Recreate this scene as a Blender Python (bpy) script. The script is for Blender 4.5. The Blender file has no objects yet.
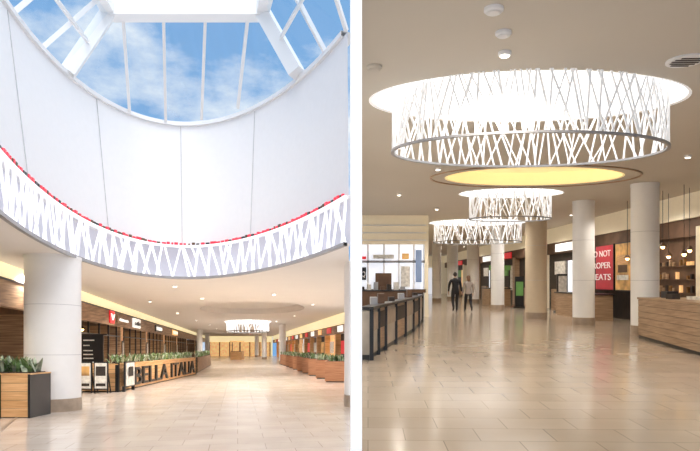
import bpy, bmesh, math, random
from mathutils import Vector, Matrix
random.seed(7)
S = 34/600.0                      # both concourses are gentle ramps (about 1:18)
SL = {'L': -S, 'R': S, '0': 0.0}
sc = bpy.context.scene
sc.view_settings.view_transform = 'Standard'
sc.view_settings.look = 'None'

# ------------------------------------------------------------------ materials
def mat(name, col, rough=0.5, metal=0.0, emit=None, es=0.0, noise=0.06, nscale=6.0):
    m = bpy.data.materials.new(name); m.use_nodes = True
    nt = m.node_tree; b = nt.nodes['Principled BSDF']
    b.inputs['Roughness'].default_value = rough
    b.inputs['Metallic'].default_value = metal
    tc = nt.nodes.new('ShaderNodeTexCoord'); n = nt.nodes.new('ShaderNodeTexNoise')
    n.inputs['Scale'].default_value = nscale
    r = nt.nodes.new('ShaderNodeValToRGB')
    c = Vector(col)
    r.color_ramp.elements[0].position = 0.3; r.color_ramp.elements[1].position = 0.7
    r.color_ramp.elements[0].color = (*[max(0, x*(1-noise)) for x in c], 1)
    r.color_ramp.elements[1].color = (*[min(1, x*(1+noise)) for x in c], 1)
    nt.links.new(tc.outputs['Object'], n.inputs['Vector'])
    nt.links.new(n.outputs['Fac'], r.inputs['Fac'])
    nt.links.new(r.outputs['Color'], b.inputs['Base Color'])
    if emit:
        b.inputs['Emission Color'].default_value = (*emit, 1)
        b.inputs['Emission Strength'].default_value = es
    return m

def wood(name, c1, c2, rough=0.5, axis_scale=(1.0, 1.0, 9.0)):
    m = bpy.data.materials.new(name); m.use_nodes = True
    nt = m.node_tree; b = nt.nodes['Principled BSDF']
    tc = nt.nodes.new('ShaderNodeTexCoord'); mp = nt.nodes.new('ShaderNodeMapping')
    mp.inputs['Scale'].default_value = axis_scale
    n = nt.nodes.new('ShaderNodeTexNoise'); n.inputs['Scale'].default_value = 1.6
    n.inputs['Detail'].default_value = 5
    r = nt.nodes.new('ShaderNodeValToRGB')
    r.color_ramp.elements[0].position = 0.35; r.color_ramp.elements[1].position = 0.65
    r.color_ramp.elements[0].color = (*c1, 1); r.color_ramp.elements[1].color = (*c2, 1)
    nt.links.new(tc.outputs['Object'], mp.inputs['Vector']); nt.links.new(mp.outputs['Vector'], n.inputs['Vector'])
    nt.links.new(n.outputs['Fac'], r.inputs['Fac']); nt.links.new(r.outputs['Color'], b.inputs['Base Color'])
    b.inputs['Roughness'].default_value = rough
    return m

def tiles(name, c1, c2, mortar, rot, rough, w=0.9, h=0.6):
    m = bpy.data.materials.new(name); m.use_nodes = True
    nt = m.node_tree; b = nt.nodes['Principled BSDF']
    tc = nt.nodes.new('ShaderNodeTexCoord'); mp = nt.nodes.new('ShaderNodeMapping')
    mp.inputs['Rotation'].default_value = (0, 0, rot)
    br = nt.nodes.new('ShaderNodeTexBrick')
    br.inputs['Color1'].default_value = (*c1, 1); br.inputs['Color2'].default_value = (*c2, 1)
    br.inputs['Mortar'].default_value = (*mortar, 1)
    br.inputs['Scale'].default_value = 1.0; br.inputs['Mortar Size'].default_value = 0.006
    br.inputs['Mortar Smooth'].default_value = 0.3
    br.inputs['Brick Width'].default_value = w; br.inputs['Row Height'].default_value = h
    n = nt.nodes.new('ShaderNodeTexNoise'); n.inputs['Scale'].default_value = 1.3; n.inputs['Detail'].default_value = 6
    mx = nt.nodes.new('ShaderNodeMixRGB'); mx.blend_type = 'MULTIPLY'; mx.inputs['Fac'].default_value = 0.3
    r = nt.nodes.new('ShaderNodeValToRGB')
    r.color_ramp.elements[0].position = 0.3; r.color_ramp.elements[0].color = (0.72, 0.68, 0.62, 1)
    r.color_ramp.elements[1].position = 0.7; r.color_ramp.elements[1].color = (1, 1, 1, 1)
    L = nt.links.new
    L(tc.outputs['Object'], mp.inputs['Vector']); L(mp.outputs['Vector'], br.inputs['Vector'])
    L(tc.outputs['Object'], n.inputs['Vector']); L(n.outputs['Fac'], r.inputs['Fac'])
    L(br.outputs['Color'], mx.inputs['Color1']); L(r.outputs['Color'], mx.inputs['Color2'])
    L(mx.outputs['Color'], b.inputs['Base Color'])
    mr = nt.nodes.new('ShaderNodeMapRange'); mr.inputs['To Min'].default_value = rough*0.75; mr.inputs['To Max'].default_value = rough*1.3
    L(n.outputs['Fac'], mr.inputs['Value']); L(mr.outputs['Result'], b.inputs['Roughness'])
    b.inputs['Coat Weight'].default_value = 0.3; b.inputs['Coat Roughness'].default_value = 0.12
    bp = nt.nodes.new('ShaderNodeBump'); bp.inputs['Strength'].default_value = 0.12; bp.inputs['Distance'].default_value = 0.004
    bp.invert = True
    L(br.outputs['Fac'], bp.inputs['Height']); L(bp.outputs['Normal'], b.inputs['Normal'])
    return m

M = {}
M['white'] = mat('white_plaster', (0.86, 0.86, 0.87), 0.6, noise=0.01)
M['party'] = mat('party_wall_paint', (0.97, 0.97, 0.97), 0.6, noise=0.0, emit=(1, 1, 1), es=.3)  # wall given emission so it reads white; it is no lamp
M['ceilL'] = mat('ceiling_paint_warm', (0.84, 0.80, 0.76), 0.8, noise=0.01, nscale=1)
M['ceilR'] = mat('ceiling_paint_taupe', (0.60, 0.55, 0.475), 0.8, noise=0.01, nscale=1)
M['floorL'] = tiles('stone_tiles_pale', (0.87, 0.77, 0.69), (0.79, 0.69, 0.60), (0.48, 0.41, 0.34), -0.185, 0.2)
M['floorR'] = tiles('stone_tiles_honey', (0.57, 0.47, 0.37), (0.50, 0.41, 0.32), (0.32, 0.26, 0.20), 0.03, 0.17, 0.75, 0.5)
M['lattice'] = mat('lattice_white', (0.92, 0.92, 0.94), 0.4, emit=(0.96, 0.97, 1), es=0.5, noise=0.0)  # bars glow a little in place of the light behind them
M['latticeR'] = mat('pendant_lattice_white', (0.90, 0.90, 0.90), 0.4, emit=(1, 1, 1), es=0.22, noise=0.0)  # weaker glow, backlight put into the bars as emission
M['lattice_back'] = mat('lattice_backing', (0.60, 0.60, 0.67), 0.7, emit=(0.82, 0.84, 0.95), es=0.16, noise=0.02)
M['grey'] = mat('grey_metal_trim', (0.36, 0.36, 0.37), 0.4, 0.4)
M['joint'] = mat('joint_shadow_gap', (0.55, 0.55, 0.56), 0.7)
M['steel'] = mat('white_steel', (0.84, 0.85, 0.86), 0.4, noise=0.0)
M['colw'] = mat('column_white', (0.88, 0.87, 0.86), 0.45, noise=0.01)
M['colb'] = mat('column_beige', (0.60, 0.50, 0.36), 0.5, noise=0.02)  # darker beige puts the shade on one column into its colour
M['colbase'] = mat('column_base_stone', (0.36, 0.28, 0.21), 0.35, noise=0.12)
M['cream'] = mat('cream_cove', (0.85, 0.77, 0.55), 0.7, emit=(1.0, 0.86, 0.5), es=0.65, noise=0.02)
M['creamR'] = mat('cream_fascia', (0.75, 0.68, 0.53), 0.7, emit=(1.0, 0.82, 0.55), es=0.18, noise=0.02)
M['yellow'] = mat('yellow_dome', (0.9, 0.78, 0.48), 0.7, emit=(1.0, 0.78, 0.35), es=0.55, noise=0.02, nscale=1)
M['lay'] = mat('laylight_diffuser', (1, 1, 1), 0.5, emit=(1.0, 0.99, 0.97), es=2.3, noise=0.0)
M['layrim'] = mat('laylight_rim', (0.95, 0.95, 0.95), 0.5, emit=(1, 1, 1), es=0.3, noise=0.0)
M['fascia'] = wood('fascia_wood', (0.17, 0.095, 0.055), (0.42, 0.27, 0.16), 0.5, (0.5, 0.5, 12))
M['oak'] = wood('oak_boards', (0.64, 0.34, 0.14), (0.86, 0.54, 0.27), 0.45, (0.8, 0.8, 14))
M['oakR'] = wood('oak_counter', (0.30, 0.19, 0.11), (0.46, 0.31, 0.19), 0.4, (0.8, 0.8, 14))
M['terra'] = wood('planter_boards', (0.32, 0.14, 0.07), (0.48, 0.24, 0.13), 0.55, (0.8, 0.8, 14))
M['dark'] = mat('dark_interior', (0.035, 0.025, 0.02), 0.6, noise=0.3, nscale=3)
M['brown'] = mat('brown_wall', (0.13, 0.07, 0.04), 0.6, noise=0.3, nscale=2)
M['black'] = mat('black_metal', (0.015, 0.015, 0.017), 0.35, noise=0.1)
M['red'] = mat('red_sign', (0.65, 0.02, 0.03), 0.4, emit=(0.9, 0.03, 0.04), es=0.4)
M['banner'] = mat('banner_red', (0.48, 0.03, 0.05), 0.4, emit=(0.6, 0.04, 0.06), es=0.12, noise=.12, nscale=1.5)
M['redtrim'] = mat('red_trim', (0.8, 0.03, 0.06), 0.4, emit=(1, .04, .08), es=.4, noise=0.3, nscale=9)
M['signw'] = mat('sign_white', (0.9, 0.9, 0.88), 0.4, emit=(1, 1, 0.97), es=0.8, noise=0.0)
M['bannerw'] = mat('banner_white', (0.85, 0.8, 0.78), 0.4, emit=(1, .95, 0.95), es=0.15, noise=0.0)
M['glow'] = mat('warm_bulb', (1, 0.8, 0.5), 0.4, emit=(1, 0.62, 0.25), es=9.0, noise=0)
M['downl'] = mat('downlight_lens', (1, 1, 1), 0.4, emit=(1, 0.93, 0.8), es=6.0, noise=0)
M['window'] = mat('daylit_window', (0.8, 0.85, 0.9), 0.2, emit=(0.86, 0.90, 1.0), es=0.7, noise=0.3, nscale=1.2)
M['amber'] = mat('amber_backlight', (0.7, 0.4, 0.15), 0.5, emit=(1, 0.6, 0.26), es=0.65, noise=0.5, nscale=2.5)
M['bottle'] = mat('bottle_glass', (0.25, 0.13, 0.05), 0.2, noise=0.6, nscale=5)
M['paper'] = mat('poster_paper', (0.75, 0.73, 0.68), 0.6, noise=0.25, nscale=7)
M['orange'] = mat('poster_food', (0.75, 0.36, 0.12), 0.5, emit=(0.8, 0.45, 0.2), es=0.12, noise=0.7, nscale=2.2)
M['green'] = mat('leaf_green', (0.15, 0.25, 0.09), 0.6, noise=0.4, nscale=9)
M['green2'] = mat('leaf_greygreen', (0.40, 0.46, 0.34), 0.6, noise=0.3, nscale=9)
M['gsign'] = mat('green_sign', (0.12, 0.3, 0.08), 0.5, emit=(0.3, 0.6, 0.15), es=0.12)
M['soil'] = mat('soil', (0.05, 0.03, 0.02), 0.9)
M['blue'] = mat('blue_panel', (0.2, 0.28, 0.45), 0.5, emit=(0.35, 0.45, 0.7), es=0.15)
M['skin'] = mat('skin', (0.60, 0.38, 0.27), 0.55)
M['jkt_black'] = mat('black_jacket', (0.012, 0.012, 0.015), 0.8)
M['trs_black'] = mat('black_trousers', (0.014, 0.014, 0.018), 0.8)
M['jkt_grey'] = mat('grey_jacket', (0.36, 0.31, 0.28), 0.8)
M['shoe'] = mat('shoe_dark', (0.02, 0.018, 0.018), 0.5)
M['hair_d'] = mat('dark_hair', (0.02, 0.014, 0.01), 0.6)
M['hair_b'] = mat('brown_hair', (0.16, 0.08, 0.04), 0.6)
M['eye'] = mat('eye', (0.03, 0.02, 0.02), 0.2)
M['lip'] = mat('lips', (0.45, 0.15, 0.13), 0.5)
M['panel'] = mat('counter_panel_grey', (0.42, 0.37, 0.31), 0.3, noise=.2, nscale=2)
g = bpy.data.materials.new('skylight_glass'); g.use_nodes = True
nt = g.node_tree; nt.nodes.remove(nt.nodes['Principled BSDF'])
tr = nt.nodes.new('ShaderNodeBsdfTransparent'); gl = nt.nodes.new('ShaderNodeBsdfGlossy'); gl.inputs['Roughness'].default_value = 0.05
tr.inputs['Color'].default_value = (0.93, 0.97, 1, 1)
mx = nt.nodes.new('ShaderNodeMixShader'); mx.inputs['Fac'].default_value = 0.04
nt.links.new(tr.outputs[0], mx.inputs[1]); nt.links.new(gl.outputs[0], mx.inputs[2])
nt.links.new(mx.outputs[0], nt.nodes['Material Output'].inputs['Surface'])
M['glass'] = g

# ------------------------------------------------------------------ mesh builder
class MB:
    def __init__(s, name, hall='0'):
        s.name = name; s.k = SL[hall]; s.v = []; s.f = []; s.mi = []; s.mats = []
    def m(s, key):
        if key not in s.mats: s.mats.append(key)
        return s.mats.index(key)
    def add(s, vs, fs, key):
        o = len(s.v); s.v += [tuple(p) for p in vs]; i = s.m(key)
        for f in fs: s.f.append([o+a for a in f]); s.mi.append(i)
    def box(s, x0, x1, y0, y1, z0, z1, key):
        s.add([(x0,y0,z0),(x1,y0,z0),(x1,y1,z0),(x0,y1,z0),(x0,y0,z1),(x1,y0,z1),(x1,y1,z1),(x0,y1,z1)],
              [(0,3,2,1),(4,5,6,7),(0,1,5,4),(1,2,6,5),(2,3,7,6),(3,0,4,7)], key)
    def wall(s, p, q, th, z0, z1, key, off=0.0):
        d = Vector((q[0]-p[0], q[1]-p[1])); d.normalize(); n = Vector((-d.y, d.x))
        a = Vector(p)+n*off; b = Vector(q)+n*off; c = b+n*th; e = a+n*th
        s.add([(a.x,a.y,z0),(b.x,b.y,z0),(c.x,c.y,z0),(e.x,e.y,z0),(a.x,a.y,z1),(b.x,b.y,z1),(c.x,c.y,z1),(e.x,e.y,z1)],
              [(0,3,2,1),(4,5,6,7),(0,1,5,4),(1,2,6,5),(2,3,7,6),(3,0,4,7)], key)
    def lathe(s, cx, cy, prof, key, n=32, ax=1.0, ay=1.0, cap=True):
        vs = []; fs = []
        for (r, z) in prof:
            for i in range(n):
                a = 2*math.pi*i/n; vs.append((cx+r*ax*math.cos(a), cy+r*ay*math.sin(a), z))
        for j in range(len(prof)-1):
            for i in range(n):
                fs.append((j*n+i, j*n+(i+1) % n, (j+1)*n+(i+1) % n, (j+1)*n+i))
        if cap:
            fs.append(tuple(range(n))[::-1]); fs.append(tuple((len(prof)-1)*n+i for i in range(n)))
        s.add(vs, fs, key)
    def beam(s, p, q, w, h, key):
        p = Vector(p); q = Vector(q); d = (q-p).normalized()
        up = Vector((0, 0, 1)) if abs(d.z) < 0.9 else Vector((0, 1, 0))
        a = d.cross(up).normalized()*w/2; b = a.cross(d).normalized()*h/2
        vs = [p-a-b, p+a-b, p+a+b, p-a+b, q-a-b, q+a-b, q+a+b, q-a+b]
        s.add(vs, [(0,1,2,3),(7,6,5,4),(0,4,5,1),(1,5,6,2),(2,6,7,3),(3,7,4,0)], key)
    def ball(s, x, y, z, r, key, n=12, sx=1, sy=1, sz=1):
        prof = [(max(0.001, r*math.sin(math.pi*j/8)), z-r*sz*math.cos(math.pi*j/8)) for j in range(9)]
        s.lathe(x, y, prof, key, n, sx, sy, True)
    def done(s, smooth=False, bevel=0.0, parent=None):
        vs = [Vector((x, y, z+s.k*y)) for x, y, z in s.v]
        lo = Vector([min(v[i] for v in vs) for i in range(3)]); hi = Vector([max(v[i] for v in vs) for i in range(3)])
        o = Vector(((lo.x+hi.x)/2, (lo.y+hi.y)/2, lo.z))
        me = bpy.data.meshes.new(s.name); me.from_pydata([v-o for v in vs], [], s.f); me.update()
        for k in s.mats: me.materials.append(M[k])
        for p, i in zip(me.polygons, s.mi): p.material_index = i
        ob = bpy.data.objects.new(s.name, me); ob.location = o; sc.collection.objects.link(ob)
        if smooth:
            me.shade_smooth()
            try: me.set_sharp_from_angle(angle=math.radians(40))
            except Exception: pass
        if parent:
            ob.parent = parent; ob.matrix_parent_inverse = Matrix.Translation(-parent.location)
        return ob

def text(body, name, hall, start, direction, z, height, length, key, parent, ext=0.03, off=0.012):
    cu = bpy.data.curves.new(name, 'FONT'); cu.body = body; cu.extrude = ext; cu.offset = off
    ob = bpy.data.objects.new(name, cu); sc.collection.objects.link(ob); cu.materials.append(M[key])
    bpy.context.view_layer.update()
    w = max(ob.dimensions.x, 1e-3); h = 0.7
    d2 = Vector((direction[0], direction[1], 0)).normalized()
    d = Vector((d2.x, d2.y, SL[hall]*d2.y))
    n = d2.cross(Vector((0, 0, 1)))
    R = Matrix(((d.x*length/w, 0, n.x, start[0]), (d.y*length/w, 0, n.y, start[1]),
                (d.z*length/w, height/h, n.z, z+SL[hall]*start[1]), (0, 0, 0, 1)))
    ob.parent = parent
    ob.matrix_parent_inverse = Matrix.Translation(-parent.location) @ R
    return ob

def surface(name, outer, holes, z, hall, key, thick=0.0):
    bm = bmesh.new(); k = SL[hall]
    for loop in [outer]+holes:
        vs = [bm.verts.new((x, y, z+k*y)) for x, y in loop]
        for i in range(len(vs)): bm.edges.new((vs[i], vs[(i+1) % len(vs)]))
    bmesh.ops.triangle_fill(bm, use_beauty=True, use_dissolve=False, edges=bm.edges[:], normal=(0, 0, 1))
    me = bpy.data.meshes.new(name); bm.to_mesh(me); bm.free()
    me.materials.append(M[key]); ob = bpy.data.objects.new(name, me); sc.collection.objects.link(ob)
    return ob

def ov(cx, cy, a, b, skew=0.0):
    return lambda t: (cx+a*math.cos(t)+skew*math.sin(t), cy+b*math.sin(t))
def loop(P, n=72): return [P(2*math.pi*i/n) for i in range(n)]

def arc(P, t0, t1, n=400):
    pts = [Vector(P(t0+(t1-t0)*i/n)) for i in range(n+1)]
    L = [0.0]
    for i in range(n): L.append(L[-1]+(pts[i+1]-pts[i]).length)
    def at(s):
        s = min(max(s, 0), L[-1]-1e-6)
        lo, hi = 0, n
        while hi-lo > 1:
            m_ = (lo+hi)//2
            if L[m_] <= s: lo = m_
            else: hi = m_
        f = (s-L[lo])/max(1e-9, L[hi]-L[lo])
        p = pts[lo].lerp(pts[hi], f); t = (pts[hi]-pts[lo]).normalized()
        return p, t
    return L[-1], at

def band(mb, P, t0, t1, z0, z1, th, key, n=120):
    Lt, at = arc(P, t0, t1); vs = []; fs = []
    for i in range(n+1):
        p, t = at(Lt*i/n); nn = Vector((t.y, -t.x))*th/2
        for q in (p-nn, p+nn):
            vs.append((q.x, q.y, z0)); vs.append((q.x, q.y, z1))
    for i in range(n):
        a = 4*i; b = a+4
        fs += [(a, a+1, b+1, b), (a+2, b+2, b+3, a+3), (a, b, b+2, a+2), (a+1, a+3, b+3, b+1)]
    mb.add(vs, fs, key)

def lattice(mb, P, t0, t1, z0, z1, spacing, w, th, key, seed=1, lean=0.35):
    rnd = random.Random(seed); Lt, at = arc(P, t0, t1); N = int(Lt/spacing); H = z1-z0
    def bar(sc_, le, za, zb, w):
        st = 5; vs = []; fs = []
        for k in range(st):
            f = k/(st-1); s_ = sc_+le*(f-0.5); p, t = at(s_); nn = Vector((t.y, -t.x))*th/2; tt = t*w/2
            z = za+(zb-za)*f
            for q in (p-nn-tt, p-nn+tt, p+nn+tt, p+nn-tt): vs.append((q.x, q.y, z))
        for k in range(st-1):
            a = 4*k; b = a+4
            for j in range(4): fs.append((a+j, a+(j+1) % 4, b+(j+1) % 4, b+j))
        mb.add(vs, fs, key)
    sg = 1; run = 0
    for i in range(N):
        s_ = (i+0.5)*spacing+rnd.uniform(-.38, .38)*spacing
        if run <= 0: sg = -sg; run = rnd.choice([1, 1, 1, 2])
        run -= 1
        le = sg*H*lean*rnd.uniform(0.15, 1.45)
        bar(s_, le, z0, z1, w*rnd.uniform(.7, 1.2))
        if rnd.random() < .45:                      # a branch leaving the stem part-way
            f = rnd.uniform(.25, .65); bs = s_+le*(f-.5); l2 = -sg*H*lean*rnd.uniform(.5, 1.0)*(1-f)*1.3
            if rnd.random() < .6: bar(bs+l2/2, l2, z0+H*f, z1, w*.75)
            else: bar(bs+l2/2, -l2, z0, z0+H*f, w*.75)

# ------------------------------------------------------------------ party wall between the two halls
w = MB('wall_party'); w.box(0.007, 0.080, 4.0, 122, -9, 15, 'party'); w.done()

# ================================================================== LEFT HALL
CH = 3.95
OV = ov(-2.5, 10.3, 3.6, 9.85, -2.95)          # oculus plan
TC = math.radians(18.6); TE = math.radians(250)
recL = ov(-5.9, 36.0, 3.1, 5.4, -1.0)
farL = ov(-9.2, 54.0, 2.1, 4.0, -0.7)
surface('floor', [(-45, -2), (0.007, -2), (0.007, 122), (-45, 122)], [], 0, 'L', 'floorL')
outer = [(0.007, 122), (-45, 122), (-45, -2), (OV(TE)[0], -2)]
n = 110
outer += [OV(TE+(TC-TE)*i/n) for i in range(n+1)]
surface('ceiling', outer, [loop(recL), loop(farL)], CH, 'L', 'ceilL')

RIM = ov(-3.1, 11.3, 4.0, 8.75, -2.35)
rimH = 9.03; bt = CH+1.06
d = MB('oculus_drum_wall', 'L')
N = 120; vs = []; fs = []
cx, cy = -2.5, 10.3
for i in range(N+1):
    t = TC+(TE-TC)*i/N
    a = OV(t); b = RIM(t)
    ao = (a[0]+(a[0]-cx)*0.06, a[1]+(a[1]-cy)*0.035)
    vs += [(ao[0], ao[1], CH), (ao[0], ao[1], bt+0.02), (a[0], a[1], bt+0.02), (b[0], b[1], rimH), (b[0]+(b[0]-cx)*.1, b[1]+(b[1]-cy)*.05, rimH)]
for i in range(N):
    for j in range(4): fs.append((5*i+j, 5*i+5+j, 5*i+6+j, 5*i+1+j))
d.add(vs, fs, 'white')
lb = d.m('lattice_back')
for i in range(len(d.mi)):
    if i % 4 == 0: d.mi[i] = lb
for t in [math.radians(a) for a in (58, 93, 132, 168)]:
    a = OV(t); b = RIM(t)
    k = lambda p: (p[0]+(cx-p[0])*0.003, p[1]+(cy-p[1])*0.003)
    a = k(a); b = k(b)
    d.beam((a[0], a[1], bt+.1), (b[0], b[1], rimH-.05), 0.016, 0.016, 'joint')
drum = d.done(smooth=True)

lt = MB('lattice_ring_screen', 'L')
INS = ov(-2.5, 10.3, 3.55, 9.76, -2.92)
lattice(lt, INS, TC+.01, TE, CH+0.03, bt-.04, 0.25, 0.07, 0.04, 'lattice', 3, 0.42)
band(lt, INS, TC+.01, TE, CH-0.05, CH+.03, 0.09, 'grey')
band(lt, INS, TC+.01, TE, bt-.05, bt+.02, 0.09, 'lattice')
Lt, at = arc(INS, TC+.01, TE)
s_ = 0.05; r9 = random.Random(4)
while s_ < Lt-.3:                       # small red / dark blocks above the screen, a sign's reflection built as glowing bits
    l_ = r9.uniform(.05, .14); p_, t_ = at(s_); q_, _ = at(s_+l_)
    lt.wall((p_.x, p_.y), (q_.x, q_.y), .05, bt+.02, bt+r9.uniform(.07, .11), r9.choice(['redtrim', 'redtrim', 'redtrim', 'redtrim', 'brown', 'black']))
    s_ += l_+r9.uniform(.03, .09)
lt.done()

# skylight
RH = 11.1
sk = MB('skylight_frame', 'L')
R1 = (-6.76, 16.9, RH); R2 = (-2.48, 16.9, RH)
R0 = (-5.6, 3.0, RH); R3 = (-.2, 9.0, RH)
sk.beam(R1, R2, 0.45, 0.42, 'steel')
hipL = (-7.72, 16.4, rimH+.1); hipR = (-1.45, 16.45, rimH+.1)
sk.beam(R1, hipL, 0.38, 0.38, 'steel'); sk.beam(R2, hipR, 0.38, 0.38, 'steel')
sk.beam(R1, R0, 0.35, 0.35, 'steel'); sk.beam(R2, R3, 0.35, 0.35, 'steel')
bots = [(-6.98, 19.0), (-6.08, 19.8), (-4.85, 19.6), (-3.5, 18.7)]
tops = [-6.42, -5.27, -4.08, -2.87]
for b, t in zip(bots, tops): sk.beam((b[0], b[1], rimH+.05), (t, 16.95, RH), 0.085, 0.14, 'steel')
for i, dd in enumerate((15.2, 13.6, 11.6, 9.0)):
    f = (16.9-dd)/13.9
    rx = R1[0]+(R0[0]-R1[0])*f
    best = min((RIM(math.radians(a)) for a in range(110, 240)), key=lambda p: abs(p[1]-dd+.2))
    sk.beam((best[0], best[1], rimH+.05), (rx, dd+.9, RH), 0.08, 0.12, 'steel')
for dd, rt in ((15.3, 14.6), (14.2, 12.0), (13.6, 9.6)):
    best = min((RIM(math.radians(a)) for a in range(-30, 80)), key=lambda p: abs(p[1]-dd))
    f = (16.9-rt)/7.9
    sk.beam((best[0], best[1], rimH+.05), (R2[0]+(R3[0]-R2[0])*f, rt, RH), 0.08, 0.12, 'steel')
sk.beam((-7.2, 16.6, 10.0), (-6.9, 9, 10.2), .07, .1, 'steel')
sk.beam((-2.0, 16.7, 10.1), (-.1, 12, 10.1), .07, .1, 'steel')
band(sk, RIM, TC+.02, TE, rimH-.02, rimH+.10, 0.18, 'steel')
sky_ob = sk.done()
gz = MB('glazing', 'L')
tt = [math.radians(a) for a in range(20, 232, 6)]
for a, b in zip(tt, tt[1:]):
    pa, pb = RIM(a), RIM(b)
    def top(p, t):
        x = min(max(p[0], -6.6), -2.4); y = min(p[1]-.4, 16.9)
        return (x, y, RH+.1)
    gz.add([(pa[0], pa[1], rimH+.15), (pb[0], pb[1], rimH+.15), top(pb, b), top(pa, a)], [(0, 1, 2, 3)], 'glass')
gz.done(parent=sky_ob)

def column(hall, x, y, r, h, base=0.32, body='colw', nm='column'):
    c = MB(nm, hall)
    c.lathe(x, y, [(r*1.03, 0), (r*1.03, base)], 'colbase', 40)
    c.lathe(x, y, [(r, base), (r, h)], body, 40)
    for z in (h*.36, h*.68): c.lathe(x, y, [(r*1.003, z), (r*1.003, z+.012)], 'joint', 40, cap=False)
    c.lathe(x, y, [(r*1.02, h-.08), (r*1.02, h)], body, 40)
    return c.done(smooth=True)
column('L', -7.67, 15.5, 0.67, CH)
p = MB('pilaster_column', 'L')
for (r, z0, z1, k_) in ((.175, 0, .32, 'colbase'), (.165, .32, CH, 'colw')):
    vs = []; fs = []
    for z in (z0, z1):
        for i in range(17):
            a = math.pi/2+math.pi*i/16; vs.append((.005+r*math.cos(a), 16.8+.6*math.sin(a), z))
    for i in range(16): fs.append((i, i+1, 18+i, 17+i))
    fs += [tuple(range(17)), tuple(range(17, 34))]
    p.add(vs, fs, k_)
p.done(smooth=True)
for (x, y) in ((-18.8, 75), (-22.6, 95), (-6.75, 60), (-12.0, 84), (-16.3, 105)): column('L', x, y, .36, CH)

def recess(name, hall, P, z, dep, key, key2, sc_=1.0):
    m_ = MB(name, hall); pts = loop(P)
    n_ = len(pts); cx = sum(q[0] for q in pts)/n_; cy = sum(q[1] for q in pts)/n_
    vs = [(x, y, z) for x, y in pts]+[(x, y, z+dep) for x, y in pts]
    fs = [(i, (i+1) % n_, n_+(i+1) % n_, n_+i) for i in range(n_)]
    m_.add(vs, fs, key2)
    m_.add([(x, y, z+dep) for x, y in pts], [tuple(range(n_))], key)
    lip = [(cx+(x-cx)*1.02, cy+(y-cy)*1.02, z-.012) for x, y in pts]; li = [(x, y, z-.012) for x, y in pts]
    m_.add(lip+li, [(i, (i+1) % n_, n_+(i+1) % n_, n_+i) for i in range(n_)], key2)
    return m_.done()
recess('ceiling_recess', 'L', recL, CH, 0.35, 'ceilL', 'ceilL')
recess('ceiling_laylight', 'L', farL, CH, 0.5, 'lay', 'layrim')
r2 = MB('lattice_pendant_ring', 'L')
fr = ov(-9.2, 54, 1.9, 3.6, -0.6)
lattice(r2, fr, 0, 2*math.pi, CH-.85, CH+.1, .3, .1, .04, 'lattice', 9)
band(r2, fr, 0, 2*math.pi, CH-.9, CH-.83, .09, 'grey'); band(r2, fr, 0, 2*math.pi, CH+.05, CH+.12, .09, 'lattice')
r2.done()

def LA(y): return (-6.44-.187*y, y)
def LB(y): return (7.0-.187*y, y)
nl = Vector((-1, -.187)).normalized()
f = MB('wall_left', 'L')
f.wall(LA(9), LA(120), .3, 3.5, CH, 'cream'); f.wall(LA(9), LA(120), .28, 2.75, 3.5, 'fascia', -.06)
f.wall(LA(9), LA(120), .3, 3.47, 3.53, 'black', -.08)
f.done()
def back(y, dd): q = Vector(LA(y))+nl*dd; return (q.x, q.y)
sh = MB('shop_interior', 'L')
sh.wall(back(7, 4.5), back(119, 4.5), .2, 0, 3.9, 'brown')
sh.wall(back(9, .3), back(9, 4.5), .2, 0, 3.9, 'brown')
for y in (22, 33, 42, 52, 63, 75, 90, 105):
    sh.wall(LA(y), back(y, 4.5), .25, 0, 2.8, 'fascia')
    sh.wall(LA(y), LA(y+.7), .2, 0, 2.78, 'oak')
    sh.wall(LA(y+.12), LA(y+.58), .04, 1.1, 2.0, 'black', -.06); sh.wall(LA(y+.18), LA(y+.52), .02, 1.2, 1.9, 'paper', -.08)
for y in range(24, 110, 2):                      # shopfront mullions
    sh.wall(LA(y), LA(y+.07), .08, 0, 2.75, 'black')
sh.wall(LA(23), LA(110), .06, 2.2, 2.26, 'black', .02)
rnd = random.Random(5)
for y in range(11, 112, 1):
    for z in (.7, 1.25, 1.7, 2.2):
        if rnd.random() < .65:
            k_ = rnd.choice(['amber', 'amber', 'paper', 'red', 'oak', 'dark', 'gsign', 'paper', 'signw'])
            b_ = back(y+rnd.random()*.5, 4.2 if z > 1 else 2.2)
            sh.box(b_[0]-.2, b_[0]+.15, b_[1], b_[1]+rnd.uniform(.25, .8), z-.15, z+rnd.uniform(.0, .22), k_)
for y in range(10, 112, 4):
    a = back(y, 2.0); b = back(y+3.2, 2.0); sh.wall(a, b, .5, 0, 1.05, 'fascia'); sh.wall(a, b, .6, 1.05, 1.1, 'oak')
sh.wall(LA(9), LA(119), 4.2, 3.9, 3.94, 'dark', .3)
sh_ob = sh.done()
pd = MB('pendant_lamps', 'L')
for y in range(11, 110, 3):
    a = back(y, 1.1+rnd.random()*1.5); z = 2.45+rnd.random()*.2
    pd.ball(a[0], a[1], z, .09, 'glow'); pd.beam((a[0], a[1], z+.08), (a[0], a[1], 3.9), .02, .02, 'black')
    pd.lathe(a[0], a[1], [(.16, z+.03), (.06, z+.17)], 'black', 12)
pd.done(parent=sh_ob)

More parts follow.
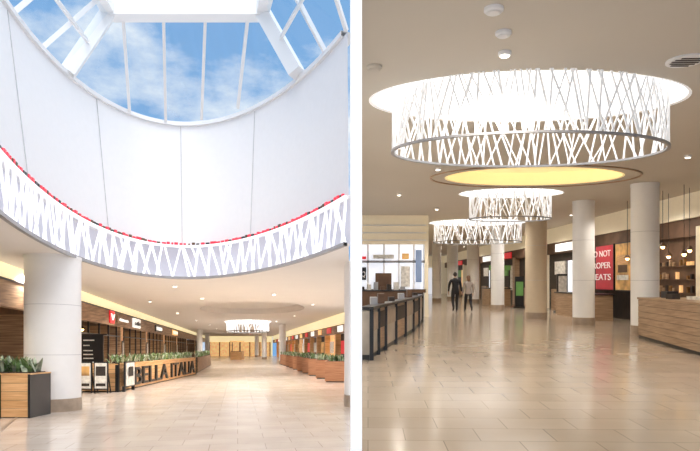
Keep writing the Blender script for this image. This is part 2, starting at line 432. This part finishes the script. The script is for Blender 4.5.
def sign_block(name, y, w_, h_, z, key, txt, tkey):
    s_ = MB(name, 'L'); s_.wall(LA(y), LA(y+w_), .06, z, z+h_, key, -.14); ob = s_.done()
    st = Vector(LA(y+.1*w_))-nl*.17
    if txt: text(txt, 'lettering', 'L', (st.x, st.y), (-.187, 1), z+.25*h_, h_*.5, w_*.8, tkey, ob, .02)
    return ob
sign_block('illuminated_shop_sign', 29.6, 1.1, .62, 2.85, 'red', 'V', 'signw')
sign_block('illuminated_shop_sign', 31.5, 3.2, .36, 2.95, 'fascia', 'ristorante', 'signw')
sign_block('illuminated_shop_sign', 36.2, 2.6, .55, 2.86, 'signw', 'caffe', 'black')
sign_block('illuminated_shop_sign', 46, 4, .5, 2.88, 'black', 'ESPRESSO', 'signw')
sign_block('illuminated_shop_sign', 58, 5, .5, 2.88, 'amber', 'PIZZA', 'signw')

mb_ = MB('menu_board', 'L')
mb_.box(-10.55, -9.55, 23.2, 23.28, 0.15, 2.1, 'black')
for z in (1.9, 1.7, 1.5, 1.35, 1.2, 1.05, .9, .7): mb_.box(-10.3, -9.8-(z*7 % 1)*.3, 23.17, 23.2, z-.02, z+.02, 'paper')
mb_.box(-10.55, -10.5, 23.2, 23.6, 0, .2, 'black'); mb_.box(-9.6, -9.55, 23.2, 23.6, 0, .2, 'black')
mb_.box(-10.7, -9.4, 23.19, 23.3, 2.1, 2.14, 'black')
mb_.done()

def blades(mb, pts, z, n_, h, spread=.3, keys=('green', 'green2')):
    for i in range(n_):
        a, b = rnd.choice(pts); f_ = rnd.random()
        x = a[0]+(b[0]-a[0])*f_+rnd.uniform(-.12, .12); y = a[1]+(b[1]-a[1])*f_+rnd.uniform(-.12, .12)
        an = rnd.uniform(0, 6.28); hh = h*rnd.uniform(.5, 1.1); sp = spread*rnd.uniform(.3, 1)
        dx, dy = math.cos(an)*sp, math.sin(an)*sp; wx, wy = -math.sin(an)*.03, math.cos(an)*.03
        mb.add([(x-wx, y-wy, z), (x+wx, y+wy, z), (x+dx*.5+wx*1.3, y+dy*.5+wy*1.3, z+hh*.7), (x+dx*.5-wx*1.3, y+dy*.5-wy*1.3, z+hh*.7), (x+dx, y+dy, z+hh)],
               [(0, 1, 2, 3), (3, 2, 4)], rnd.choice(keys))

pl = MB('timber_planter', 'L')
for i in range(5):
    z = .02+i*.195
    pl.box(-9.6, -7.3, 13.7, 14.6, z, z+.188, 'oak')
pl.box(-9.56, -7.34, 13.74, 14.56, 0, 1.0, 'dark')
pl.box(-9.62, -7.28, 13.68, 14.62, .99, 1.02, 'oak')
for x in (-8.02, -7.345): pl.box(x, x+.05, 13.675, 14.625, 0, 1.0, 'black')
pl.box(-9.55, -7.36, 13.8, 14.5, 1.0, 1.04, 'soil')
blades(pl, [((-9.5, 14.1), (-7.45, 14.1)), ((-9.5, 13.9), (-7.5, 14.4))], 1.02, 260, .38)
pl.done()

bar = MB('restaurant_terrace_barrier', 'L')
B0 = (-8.43, 21.8); B1 = (-9.36, 36.4)
for i in range(6): bar.wall(B0, B1, .5, .04+i*.16, .19+i*.16, 'oak')
bar.wall(B0, B1, .46, 0, .99, 'dark', .02)
bar.wall(B0, B1, .56, .99, 1.03, 'oak', -.03)
for i in range(6): bar.box(-9.75, -8.43, 21.75, 22.2, .04+i*.16, .19+i*.16, 'oak')
bar.box(-9.73, -8.45, 21.77, 22.18, 0, .99, 'dark'); bar.box(-9.78, -8.4, 21.72, 22.23, .99, 1.03, 'oak')
for a in (B0, B1): bar.box(a[0]-.08, a[0]+.04, a[1]-.06, a[1]+.06, 0, 1.06, 'black')
bar.wall((-8.70, 22), (-9.6, 36.2), .05, 1.03, 1.1, 'soil')
blades(bar, [((-8.7, 22), (-9.6, 36.2))], 1.04, 520, .34, .28)
bo = bar.done()
text('BELLA ITALIA', 'lettering', 'L', (-8.50, 23.5), (-.064, 1), .14, .72, 12.2, 'black', bo, .05, .0)
for i, x in enumerate((-9.62, -9.05)):
    a = MB('poster_stand', 'L'); y = 21.2
    a.box(x, x+.5, y, y+.05, .12, 1.12, 'black'); a.box(x+.04, x+.46, y-.02, y, .17, 1.07, 'paper')
    a.box(x+.08, x+.42, y-.03, y-.02, .62, .95, 'dark' if i else 'orange'); a.box(x+.08, x+.42, y-.03, y-.02, .25, .35, 'dark')
    for xx in (x, x+.46): a.beam((xx+.02, y, 0), (xx+.02, y+.03, .2), .03, .03, 'black'); a.beam((xx+.02, y+.3, 0), (xx+.02, y+.05, .7), .03, .03, 'black')
    a.done()
a = MB('poster_stand', 'L')
a.wall((-8.25, 21.9), (-8.31, 23.1), .04, .15, 1.1, 'black', -.03); a.wall((-8.25, 22.0), (-8.31, 23.0), .02, .2, 1.05, 'paper', -.05)
a.wall((-8.23, 22.2), (-8.29, 22.8), .01, .55, .9, 'dark', -.06)
a.wall((-8.25, 21.9), (-8.25, 22.0), .1, 0, .2, 'black', -.03); a.wall((-8.31, 23.0), (-8.31, 23.1), .1, 0, .2, 'black', -.03)
a.done()
b2 = MB('restaurant_terrace_barrier', 'L')
for i in range(6): b2.wall((-9.9, 39), (-13.0, 56), .4, .04+i*.16, .19+i*.16, 'fascia')
b2.wall((-9.9, 39), (-13.0, 56), .36, 0, .99, 'dark', .02)
blades(b2, [((-10.1, 39.5), (-13.1, 55.5))], 1.0, 300, .4, .3)
b2.done()
th = MB('floor_threshold_strip', 'L'); th.wall((-5.9, 9.6), (-8.2, 15.2), .06, 0, .008, 'colbase'); th.done()

fr_ = MB('wall_right', 'L')
fr_.wall(LB(119), LB(37.4), .3, 3.2, CH, 'cream'); fr_.wall(LB(119), LB(37.4), .3, 2.6, 3.2, 'fascia', -.05)
for i, y in enumerate(range(38, 113, 5)):
    fr_.wall(LB(y+5), LB(y), .2, 0, 2.6, ['dark', 'amber', 'dark', 'brown', 'dark', 'window'][i % 6], .4)
    fr_.wall(LB(y+.4), LB(y), .5, 0, 2.6, 'oak')
    fr_.wall(LB(y+3.5), LB(y+1.5), .05, 2.7, 3.1, ['signw', 'red', 'amber'][i % 3], -.12)
    fr_.wall(LB(y+3.9), LB(y+2.2), .05, 1.2, 2.1, ['red', 'paper', 'orange', 'paper'][i % 4], .2)
fr_.done()
for i in range(10):
    y = 28+i*3.3; x = -.62-.187*(y-28)
    pb = MB('box_planter', 'L')
    pb.box(x-.55, x+.45, y, y+1.6, .05, .95, 'terra'); pb.box(x-.5, x+.4, y+.05, y+1.55, 0, .9, 'black'); pb.box(x-.58, x+.48, y-.03, y+1.63, .9, .97, 'terra')
    pb.box(x-.5, x+.4, y+.05, y+1.55, .97, .98, 'soil')
    blades(pb, [((x-.4, y+.2), (x+.3, y+1.4)), ((x+.3, y+.2), (x-.4, y+1.4))], .97, 60, .34, .26)
    pb.done()
ew = MB('wall_far', 'L')
ew.box(-28.5, -15.5, 119.5, 120, 0, CH, 'cream'); ew.box(-28, -16, 119.3, 119.5, 0, 2.8, 'amber')
for x in range(-28, -15, 2): ew.box(x, x+.2, 119.2, 119.4, 0, 2.8, 'fascia')
ew.done()
k1 = MB('information_kiosk', 'L')
k1.box(-16.4, -14.8, 82, 84, 0, 1.1, 'oak'); k1.box(-16.3, -14.9, 82.1, 83.9, 1.1, 1.15, 'black'); k1.box(-16.2, -16.1, 82.2, 82.3, 1.1, 2.4, 'black'); k1.box(-15.1, -15.0, 82.2, 82.3, 1.1, 2.4, 'black'); k1.box(-16.4, -14.8, 82, 84, 2.4, 2.6, 'amber')
k1.done()

# ================================================================== RIGHT HALL
CR = 4.4; XR = 11.0
surface('floor', [(0.08, -2), (16, -2), (16, 72), (0.08, 72)], [], 0, 'R', 'floorR')
O1 = ov(2.74, 9.3, 2.40, 1.30); O2 = ov(5.2, 19.4, 1.65, 1.1); O3 = ov(6.2, 29.3, 2.3, 1.8); Y1 = ov(4.98, 16.3, 2.35, 1.42)
surface('ceiling', [(0.08, -2), (16, -2), (16, 72), (0.08, 72)], [loop(O1), loop(O2), loop(O3), loop(Y1)], CR, 'R', 'ceilR')
for P in (O1, O2, O3): recess('ceiling_laylight', 'R', P, CR, .9, 'lay', 'layrim')
recess('ceiling_recess', 'R', Y1, CR, .35, 'yellow', 'yellow')
tm = MB('trim_recess', 'R'); band(tm, ov(5.0, 16.3, 2.8, 1.75), 0, 2*math.pi, CR-.03, CR+.001, .05, 'oakR'); tm.done()
def pend(cx, cy, a, b, seed, sp=.125, w_=.042, zb=3.57):
    r_ = MB('lattice_pendant_ring', 'R'); P = ov(cx, cy, a, b)
    lattice(r_, P, 0, 2*math.pi, zb, CR+.12, sp, w_, .02, 'latticeR', seed, .34)
    band(r_, P, 0, 2*math.pi, zb-.025, zb+.008, .05, 'grey'); band(r_, P, 0, 2*math.pi, CR+.1, CR+.14, .05, 'latticeR')
    for i in range(8):
        x, y = P(i*math.pi/4); r_.beam((x, y, CR+.1), (x, y, CR+.9), .015, .015, 'grey')
    r_.done()
pend(2.71, 9.15, 2.06, 1.22, 21, .088, .027)
pend(5.15, 19.3, 1.30, .85, 22, .11, .034)
pend(6.2, 29.2, 2.1, 1.6, 23, .17, .05, 3.45)

for (x, y, r_, k_) in ((8.6, 17.5, .38, 'colw'), (8.29, 21.3, .37, 'colw'), (7.63, 24.6, .43, 'colb'), (7.87, 32, .35, 'colw'), (8.55, 41.7, .42, 'colw'), (8.2, 48, .44, 'colw'), (6.3, 43.6, .33, 'colw')):
    column('R', x, y, r_, CR, .28, k_)

def fitting(name, x, y, r_, key, rim='colw', hall='R', H=CR):
    m_ = MB(name, hall); m_.lathe(x, y, [(r_, H), (r_, H-.03), (r_*.8, H-.05)], rim, 24); m_.lathe(x, y, [(r_*.7, H-.055), (r_*.6, H-.06)], key, 24); m_.done()
fitting('smoke_detector', 1.48, 6.18, .10, 'colw'); fitting('smoke_detector', 1.73, 6.77, .09, 'colw')
fitting('ceiling_speaker', .32, 7.85, .10, 'ceilR', 'ceilR')
vg = MB('air_vent_grille', 'R'); vg.lathe(4.27, 7.64, [(.23, CR), (.23, CR-.02), (.2, CR-.025)], 'colw', 32)
for i in range(5):
    hw = .17*math.sqrt(max(.1, 1-((i-2)/2.7)**2)); vg.box(4.27-hw, 4.27+hw, 7.50+i*.065, 7.53+i*.065, CR-.032, CR-.02, 'black')
vg.done()

def spot(x, y, z, e, ang=150, col=(1, .92, .82), r_=.05):
    l = bpy.data.lights.new('downlight_lamp', 'SPOT'); l.energy = e; l.spot_size = math.radians(ang); l.spot_blend = .6; l.color = col; l.shadow_soft_size = r_
    o = bpy.data.objects.new('downlight_lamp', l); o.location = (x, y, z); sc.collection.objects.link(o)
for (x, y) in ((1.9, 7.37), (1.0, 12.5), (8.0, 9.0), (7.6, 13.5), (2.2, 15.0), (1.6, 19.5), (9.6, 20), (3.4, 23.5), (9.4, 25.5), (5.8, 25), (3.4, 31), (9.5, 31), (5.5, 36), (9.5, 38), (7, 44), (9.5, 50), (6, 56)):
    fitting('downlight', x, y, .08, 'downl'); spot(x, y, CR-.09+S*y, 240)  # fill spots added to brighten the hall, each under a ceiling fitting
for (x, y) in ((-8.6, 11.6), (-9.6, 18), (-6.6, 22.6), (-6.9, 28), (-3.3, 26), (-10, 30), (-2.0, 32), (-11.5, 40), (-4.0, 43), (-12.8, 50), (-6.4, 52), (-14, 60), (-9, 66), (-16, 72), (-11.5, 80), (-18, 88), (-14, 100)):
    fitting('downlight', x, y, .10, 'downl', 'colw', 'L', CH); spot(x, y, CH-.09-S*y, 560, 155, (1, .95, .88))  # spots added as fill under ceiling fittings, some aimed at planter and barrier
for y in (14, 26, 37, 48, 62):       # lamps added inside the left-hand restaurants to brighten the shopfronts
    q = back(y, 2.6)
    m_ = MB('downlight', 'L'); m_.lathe(q[0], q[1], [(.1, 3.9), (.1, 3.87), (.08, 3.85)], 'colw', 24); m_.lathe(q[0], q[1], [(.07, 3.845), (.06, 3.84)], 'downl', 24); m_.done(parent=sh_ob)
    spot(q[0], q[1], 3.8-S*q[1], 320, 160, (1, .78, .5))

wr = MB('wall_right', 'R')
wr.box(XR-.05, XR+.3, 8, 70, 3.6, CR, 'creamR')
wr.box(XR+.05, XR+.3, 8, 70, 3.02, 3.6, 'brown')
wr.box(XR+.2, XR+.4, 8, 22.4, 0, 3.02, 'brown')
wr.box(XR-.05, XR+.3, 17.0, 19.0, 0, 3.3, 'creamR')
wr.box(XR-.05, XR+.3, 22.3, 22.7, 0, 3.6, 'oakR')
wr.box(XR+.2, XR+.4, 22.7, 28.5, 0, 3.02, 'dark')
wr.box(XR+.3, XR+.5, 28.5, 70, 0, 3.02, 'dark')
for z in (1.15, 1.6, 2.05):            # back-bar shelves with bottles
    wr.box(XR+.1, XR+.2, 19.4, 22.2, z, z+.03, 'brown')
    for j in range(12):
        if rnd.random() < .8: wr.box(XR+.11, XR+.19, 19.5+j*.22, 19.6+j*.22, z+.03, z+.14+rnd.random()*.14, rnd.choice(['bottle', 'bottle', 'oakR', 'amber', 'dark']))
for i, y in enumerate((28.5, 34, 40, 46, 52, 58, 64)):
    wr.box(XR-.03, XR+.4, y, y+.5, 0, 3.1, ['oakR', 'creamR'][i % 2]); wr.box(XR-.02, XR+.1, y+1, y+3.6, 3.1, 3.5, ['signw', 'amber', 'red'][i % 3])
    wr.box(XR+.22, XR+.3, y+.8, y+2.4, .9, 2.6, ['window', 'amber', 'paper', 'window'][i % 4]); wr.box(XR+.1, XR+.3, y+3, y+4.6, 0, 1.1, 'oakR')
    wr.box(XR+.22, XR+.3, y+2.8, y+4.4, 1.9, 2.6, ['paper', 'red', 'gsign'][i % 3])
wr.done()
rb = MB('window_banner', 'R'); X0 = XR-.14
rb.box(X0, X0+.05, 24.75, 26.5, 1.2, 3.06, 'banner'); rb.box(X0, X0+.05, 26.5, 27.3, 1.2, 3.06, 'black'); rb.box(X0-.01, X0+.06, 24.7, 24.75, 1.15, 3.1, 'black'); rb.box(X0-.01, X0+.06, 27.3, 27.35, 1.15, 3.1, 'black')
rbo = rb.done()
for j, (t_, z_) in enumerate((('DO NOT', 2.6), ('PROPER', 2.1), ('MEATS', 1.6))):
    text(t_, 'lettering', 'R', (X0-.02, 27.1), (0, -1), z_, .26, 2.1, 'bannerw', rbo, .01, 0)
fp = MB('food_poster', 'R'); fp.box(X0, X0+.05, 23.2, 24.55, 1.2, 3.06, 'orange'); fp.box(X0-.02, X0+.02, 23.2, 24.55, 1.15, 1.2, 'black'); fp.box(X0-.02, X0+.02, 23.2, 24.55, 3.06, 3.1, 'black')
fp.box(X0-.01, X0, 23.5, 24.3, 1.9, 2.2, 'brown'); fp.box(X0-.012, X0, 23.4, 24.4, 1.6, 1.8, 'paper'); fp.box(X0-.012, X0, 23.45, 24.35, 2.2, 2.6, 'oak'); fp.done()
lc = MB('shop_counter', 'R'); lc.box(XR-1.4, XR-.7, 23.5, 28, 0, 1.0, 'oakR'); lc.box(XR-1.45, XR-.65, 23.4, 28.1, 1.0, 1.05, 'black'); lc.done()
ps = MB('pendant_lamp_cluster', 'R')
for i in range(8):
    x = XR-1.2+.5*(i % 2); y = 17.6+i*.6; z = 2.35+.14*(i % 3)
    ps.ball(x, y, z, .06, 'glow'); ps.lathe(x, y, [(.12, z+.02), (.05, z+.13)], 'brown', 12); ps.beam((x, y, z+.1), (x, y, CR), .012, .012, 'black')
ps.done()

ct = MB('wooden_counter', 'R')
C0 = (8.02, 16.7); C1 = (7.36, 12.6); C2 = (7.0, 10.3)
for (p0, p1) in ((C0, C1), (C1, C2)):
    for i in range(6): ct.wall(p0, p1, 1.3, .08+i*.165, .235+i*.165, 'oakR')
    ct.wall(p0, p1, 1.26, 0, 1.07, 'dark', .02); ct.wall(p0, p1, 1.36, 1.07, 1.12, 'oakR', -.03)
ct.box(8.4, 8.7, 15.9, 16.2, 1.12, 1.3, 'black'); ct.box(8.0, 8.2, 14.9, 15.2, 1.12, 1.25, 'dark'); ct.box(8.3, 8.9, 14.2, 14.8, 1.12, 1.2, 'paper')
ct.done()

P_ = [(.42, 12.0), (.6, 12.9), (.8, 13.7), (1.15, 15.2), (1.54, 16.8), (1.95, 18.6), (2.35, 20.6), (2.75, 22.9)]
lc = MB('servery_counter', 'R')
for i in range(len(P_)-1):
    a, b = P_[i], P_[i+1]
    lc.wall(a, b, .22, .1, .98, ['panel', 'oakR', 'panel', 'oakR'][i % 4]); lc.wall(a, b, .2, 0, .1, 'black', .02)
    lc.wall(a, b, .28, 1.0, 1.06, 'black', -.05)
    lc.wall(a, b, .02, .56, .92, 'dark' if i % 2 else 'colbase', -.015)
    lc.box(a[0]-.03, a[0]+.05, a[1]-.05, a[1]+.05, 0, 1.03, 'black')
for i in range(1, 7):
    a = P_[i]; lc.box(a[0]-.15, a[0]-.0, a[1]+.2, a[1]+.7, 1.06, 1.16+.06*(i % 3), ['dark', 'grey', 'brown'][i % 3])
lc.box(P_[-1][0]-.05, P_[-1][0]+.05, 22.85, 22.95, 0, 1.05, 'black')
lc.done()
s2 = MB('servery_back_counter', 'R'); s2.box(.3, 2.3, 23.8, 24.5, 0, 1.15, 'brown'); s2.box(.25, 2.35, 23.75, 24.55, 1.15, 1.2, 'black')
for i in range(7): s2.box(.4+i*.27, .58+i*.27, 23.9, 24.2, 1.2, 1.34+.09*(i % 3), ['dark', 'paper', 'grey', 'brown'][i % 4])
s2.done()
wl = MB('wall_left', 'R')
wl.box(.1, 3.3, 26, 26.3, 3.15, CR, 'creamR')
for z in (3.3, 3.62, 3.95): wl.box(.1, 3.3, 25.95, 26, z, z+.05, 'colw')
wl.box(.1, 3.3, 26.2, 26.3, 0, 1.1, 'dark'); wl.box(.1, 3.3, 26.25, 26.3, 1.1, 3.15, 'window')
for x in (.1, .75, 1.45, 2.1, 2.75, 3.2): wl.box(x, x+.06, 26.05, 26.25, 0, 3.15, 'colw')
wl.box(.1, 3.3, 26.05, 26.2, 2.35, 2.45, 'grey'); wl.box(.1, 3.3, 26.0, 26.2, 1.05, 1.2, 'brown')
wl.box(.15, .7, 25.9, 26.0, 1.6, 2.15, 'black'); wl.box(.15, .7, 25.95, 26.05, 2.5, 2.62, 'red'); wl.box(2.2, 2.6, 25.95, 26.05, 1.3, 2.2, 'paper'); wl.box(2.85, 3.1, 25.95, 26.05, 1.5, 2.9, 'blue'); wl.box(1.0, 1.9, 25.95, 26.05, 2.52, 2.7, 'paper'); wl.box(1.1, 1.8, 25.95, 26.1, 1.2, 1.9, 'brown'); wl.box(2.25, 2.55, 25.93, 26.0, 2.5, 2.75, 'orange')
wl.box(3.25, 3.4, 26, 69.5, 0, CR, 'creamR')
wlo = wl.done()
text('BBQ', 'lettering', 'R', (.2, 25.88), (1, 0), 1.75, .22, .45, 'bannerw', wlo, .01, 0)
wf = MB('wall_far', 'R')
wf.box(3.4, 11.5, 70, 70.3, 0, CR, 'creamR'); wf.box(4, 10.5, 69.8, 70, .0, 3.0, 'window')
for x in range(4, 11): wf.box(x, x+.12, 69.7, 69.9, 0, 3.0, 'brown')
wf.done()
k2 = MB('menu_totem', 'R'); k2.box(10.2, 10.7, 29.5, 29.65, 0, 1.9, 'black'); k2.box(10.25, 10.65, 29.47, 29.5, .7, 1.8, 'paper'); k2.box(10.1, 10.8, 29.4, 29.8, 0, .08, 'black'); k2.done()
k3 = MB('menu_totem', 'R'); k3.box(9.5, 10.0, 34.5, 34.65, 0, 1.8, 'black'); k3.box(9.55, 9.95, 34.47, 34.5, .7, 1.5, 'gsign'); k3.box(9.4, 10.1, 34.4, 34.8, 0, .08, 'black'); k3.done()
k4 = MB('retail_kiosk', 'R'); k4.box(8.6, 9.9, 37, 39, 0, 1.05, 'oakR'); k4.box(8.55, 9.95, 36.9, 39.1, 1.05, 1.1, 'black'); k4.box(8.65, 8.72, 37, 37.07, 1.1, 2.2, 'black'); k4.box(9.8, 9.87, 37, 37.07, 1.1, 2.2, 'black'); k4.box(8.6, 9.9, 36.98, 37.1, 2.2, 2.5, 'gsign'); k4.done()

# ------------------------------------------------------------------ people
def person(name, x, y, H, jacket, trousers, hair, female=False, link=1):
    root = bpy.data.objects.new(name, None); root.location = (x, y, S*y); sc.collection.objects.link(root)
    sw = .165 if female else .195
    fwd = 1 if link > 0 else -1
    J = {'pel': (0, 0, .97, .15 if not female else .155, .11), 'sp': (0, 0, 1.14, .135, .10), 'ch': (0, .015, 1.36, .165, .115), 'nb': (0, 0, 1.50, .075, .07), 'nt': (0, .02, 1.60, .052, .055),
         'hl': (-.095, 0, .90, .10, .10), 'hr': (.095, 0, .90, .10, .10)}
    for s_, k_ in ((-1, 'l'), (1, 'r')):
        front = (s_*fwd > 0)
        J['s'+k_] = (s_*sw, 0, 1.44, .07, .07)
        sy = -1 if front else 1
        if s_ == link: e, w_ = (s_*(sw+.06), .0, 1.16), (s_*(sw+.085), .05, .93)
        else: e, w_ = (s_*(sw+.07), -.04 if sy < 0 else -.02, 1.17), (s_*(sw+.07), .10*sy+.02, .93)
        J['e'+k_] = (*e, .05, .05); J['w'+k_] = (*w_, .034, .034)
        if front: kn, an_, to = (s_*.10, .19, .51), (s_*.11, .27, .10), (s_*.12, .42, .05)
        else: kn, an_, to = (s_*.10, .02, .50), (s_*.11, -.27, .17), (s_*.12, -.17, .045)
        J['k'+k_] = (*kn, .066, .07); J['a'+k_] = (*an_, .045, .05); J['t'+k_] = (*to, .042, .035)
    E = [('pel', 'sp'), ('sp', 'ch'), ('ch', 'nb'), ('nb', 'nt')]
    for k_ in 'lr': E += [('pel', 'h'+k_), ('h'+k_, 'k'+k_), ('k'+k_, 'a'+k_), ('a'+k_, 't'+k_), ('ch', 's'+k_), ('s'+k_, 'e'+k_), ('e'+k_, 'w'+k_)]
    ks = list(J); me = bpy.data.meshes.new('body'); me.from_pydata([J[k_][:3] for k_ in ks], [(ks.index(a), ks.index(b)) for a, b in E], [])
    ob = bpy.data.objects.new('body_tmp', me); sc.collection.objects.link(ob)
    sm = ob.modifiers.new('skin', 'SKIN'); sm.use_smooth_shade = True
    for i, k_ in enumerate(ks):
        me.skin_vertices[0].data[i].radius = J[k_][3:5]; me.skin_vertices[0].data[i].use_root = (k_ == 'pel')
    su = ob.modifiers.new('sub', 'SUBSURF'); su.levels = 2; su.render_levels = 2
    dg = bpy.context.evaluated_depsgraph_get(); m2 = bpy.data.meshes.new_from_object(ob.evaluated_get(dg))
    bpy.data.objects.remove(ob)
    m2.materials.clear()
    for k_ in (jacket, trousers, 'shoe', 'skin'): m2.materials.append(M[k_])
    for p_ in m2.polygons:
        c = p_.center
        if c.z > 1.545: i = 3
        elif c.z < .13 or (c.z < .19 and c.y < -.2): i = 2
        elif c.z < .90 and abs(c.x) < .19: i = 1
        else: i = 0
        p_.material_index = i; p_.use_smooth = True
    m2.name = 'body'
    b = bpy.data.objects.new('body', m2); sc.collection.objects.link(b); b.parent = root
    h = MB('head')
    h.ball(0, .035, 1.70, .088, 'skin', 20, .86, 1.05, 1.28)
    h.ball(0, .125, 1.69, .014, 'skin', 8, .9, 1.3, 1.6)
    for s_ in (-1, 1):
        h.ball(s_*.077, .03, 1.695, .02, 'skin', 8, .5, 1, 1.5); h.ball(s_*.03, .112, 1.712, .010, 'eye', 8)
    h.ball(0, .118, 1.655, .018, 'lip', 8, 1.2, .5, .35)
    hb = h.done(smooth=True); hb.parent = root
    hr = MB('hair')
    hr.ball(0, .018, 1.728, .095, hair, 20, .9, 1.02, 1.0)
    if female:
        hr.ball(0, -.035, 1.63, .075, hair, 16, .95, .75, 1.7)
    else:
        hr.ball(0, -.02, 1.69, .075, hair, 16, 1.0, .9, 1.1)
    ho = hr.done(smooth=True); ho.parent = root
    for q in ('l', 'r'):
        wx, wy, wz = J['w'+q][:3]; s_ = 1 if q == 'r' else -1
        hv = []; he = []; rad = []
        def add(pt, r_, par=None):
            hv.append(pt); rad.append(r_)
            if par is not None: he.append((par, len(hv)-1))
            return len(hv)-1
        r0 = add((wx, wy, wz+.02), (.028, .028)); pm = add((wx, wy+.01, wz-.06), (.022, .036), r0)
        for fi, ln in enumerate((.070, .080, .075, .060)):
            yy = wy+.04-.024*fi
            a0 = add((wx, yy, wz-.095), (.010, .010), pm); a1 = add((wx-s_*.008, yy+.004, wz-.095-ln*.5), (.009, .009), a0); add((wx-s_*.024, yy+.006, wz-.095-ln*.9), (.008, .008), a1)
        a0 = add((wx-s_*.008, wy+.045, wz-.045), (.011, .011), r0); add((wx-s_*.015, wy+.06, wz-.09), (.009, .009), a0)
        hm = bpy.data.meshes.new('hand'); hm.from_pydata(hv, he, []); o2 = bpy.data.objects.new('hand_tmp', hm); sc.collection.objects.link(o2)
        o2.modifiers.new('skin', 'SKIN')
        for i, r_ in enumerate(rad): hm.skin_vertices[0].data[i].radius = r_; hm.skin_vertices[0].data[i].use_root = (i == 0)
        s2 = o2.modifiers.new('sub', 'SUBSURF'); s2.levels = 1; s2.render_levels = 1
        dg = bpy.context.evaluated_depsgraph_get(); m3 = bpy.data.meshes.new_from_object(o2.evaluated_get(dg)); bpy.data.objects.remove(o2)
        m3.materials.clear(); m3.materials.append(M['skin']); m3.name = 'hand'
        o3 = bpy.data.objects.new('hand', m3); sc.collection.objects.link(o3); o3.parent = root
    f_ = H/1.81; root.scale = (f_*1.06, f_, f_)
    root.location.z = S*y-.01
    return root
person('walking_man', 5.31, 30.3, 2.0, 'jkt_black', 'trs_black', 'hair_d', False, 1)
person('walking_woman', 5.99, 30.35, 1.84, 'jkt_grey', 'trs_black', 'hair_b', True, -1)

# ------------------------------------------------------------------ sky & sun
wd = bpy.data.worlds.new('sky'); sc.world = wd; wd.use_nodes = True; nt = wd.node_tree
bg = nt.nodes['Background']; tc = nt.nodes.new('ShaderNodeTexCoord'); mp = nt.nodes.new('ShaderNodeMapping'); mp.inputs['Scale'].default_value = (1.5, 1.5, 3.0)
mp.inputs['Location'].default_value = (.3, .1, 0)
no = nt.nodes.new('ShaderNodeTexNoise'); no.inputs['Scale'].default_value = 2.6; no.inputs['Detail'].default_value = 8; no.inputs['Roughness'].default_value = .6
cr = nt.nodes.new('ShaderNodeValToRGB')
cr.color_ramp.elements[0].position = .43; cr.color_ramp.elements[0].color = (.22, .44, .76, 1)
cr.color_ramp.elements[1].position = .62; cr.color_ramp.elements[1].color = (.92, .96, 1, 1)
nt.links.new(tc.outputs['Generated'], mp.inputs['Vector']); nt.links.new(mp.outputs['Vector'], no.inputs['Vector']); nt.links.new(no.outputs['Fac'], cr.inputs['Fac']); nt.links.new(cr.outputs['Color'], bg.inputs['Color'])
bg.inputs['Strength'].default_value = 1.0
sl = bpy.data.lights.new('sun', 'SUN'); sl.energy = 4.0; sl.angle = math.radians(55); sl.color = (1, .96, .92)
so = bpy.data.objects.new('sun', sl); so.rotation_euler = (math.radians(38), 0, math.radians(12)); so.location = (0, -10, 30); sc.collection.objects.link(so)

# ------------------------------------------------------------------ camera
cd = bpy.data.cameras.new('camera'); cd.sensor_width = 36; cd.lens = 36*600/700.0
cd.shift_x = 0; cd.shift_y = (314-225.5)/700.0; cd.clip_end = 400; cd.clip_start = .05
co = bpy.data.objects.new('camera', cd); co.location = (0, 0, 1.6); co.rotation_euler = (math.radians(90), 0, 0)
sc.collection.objects.link(co); sc.camera = co
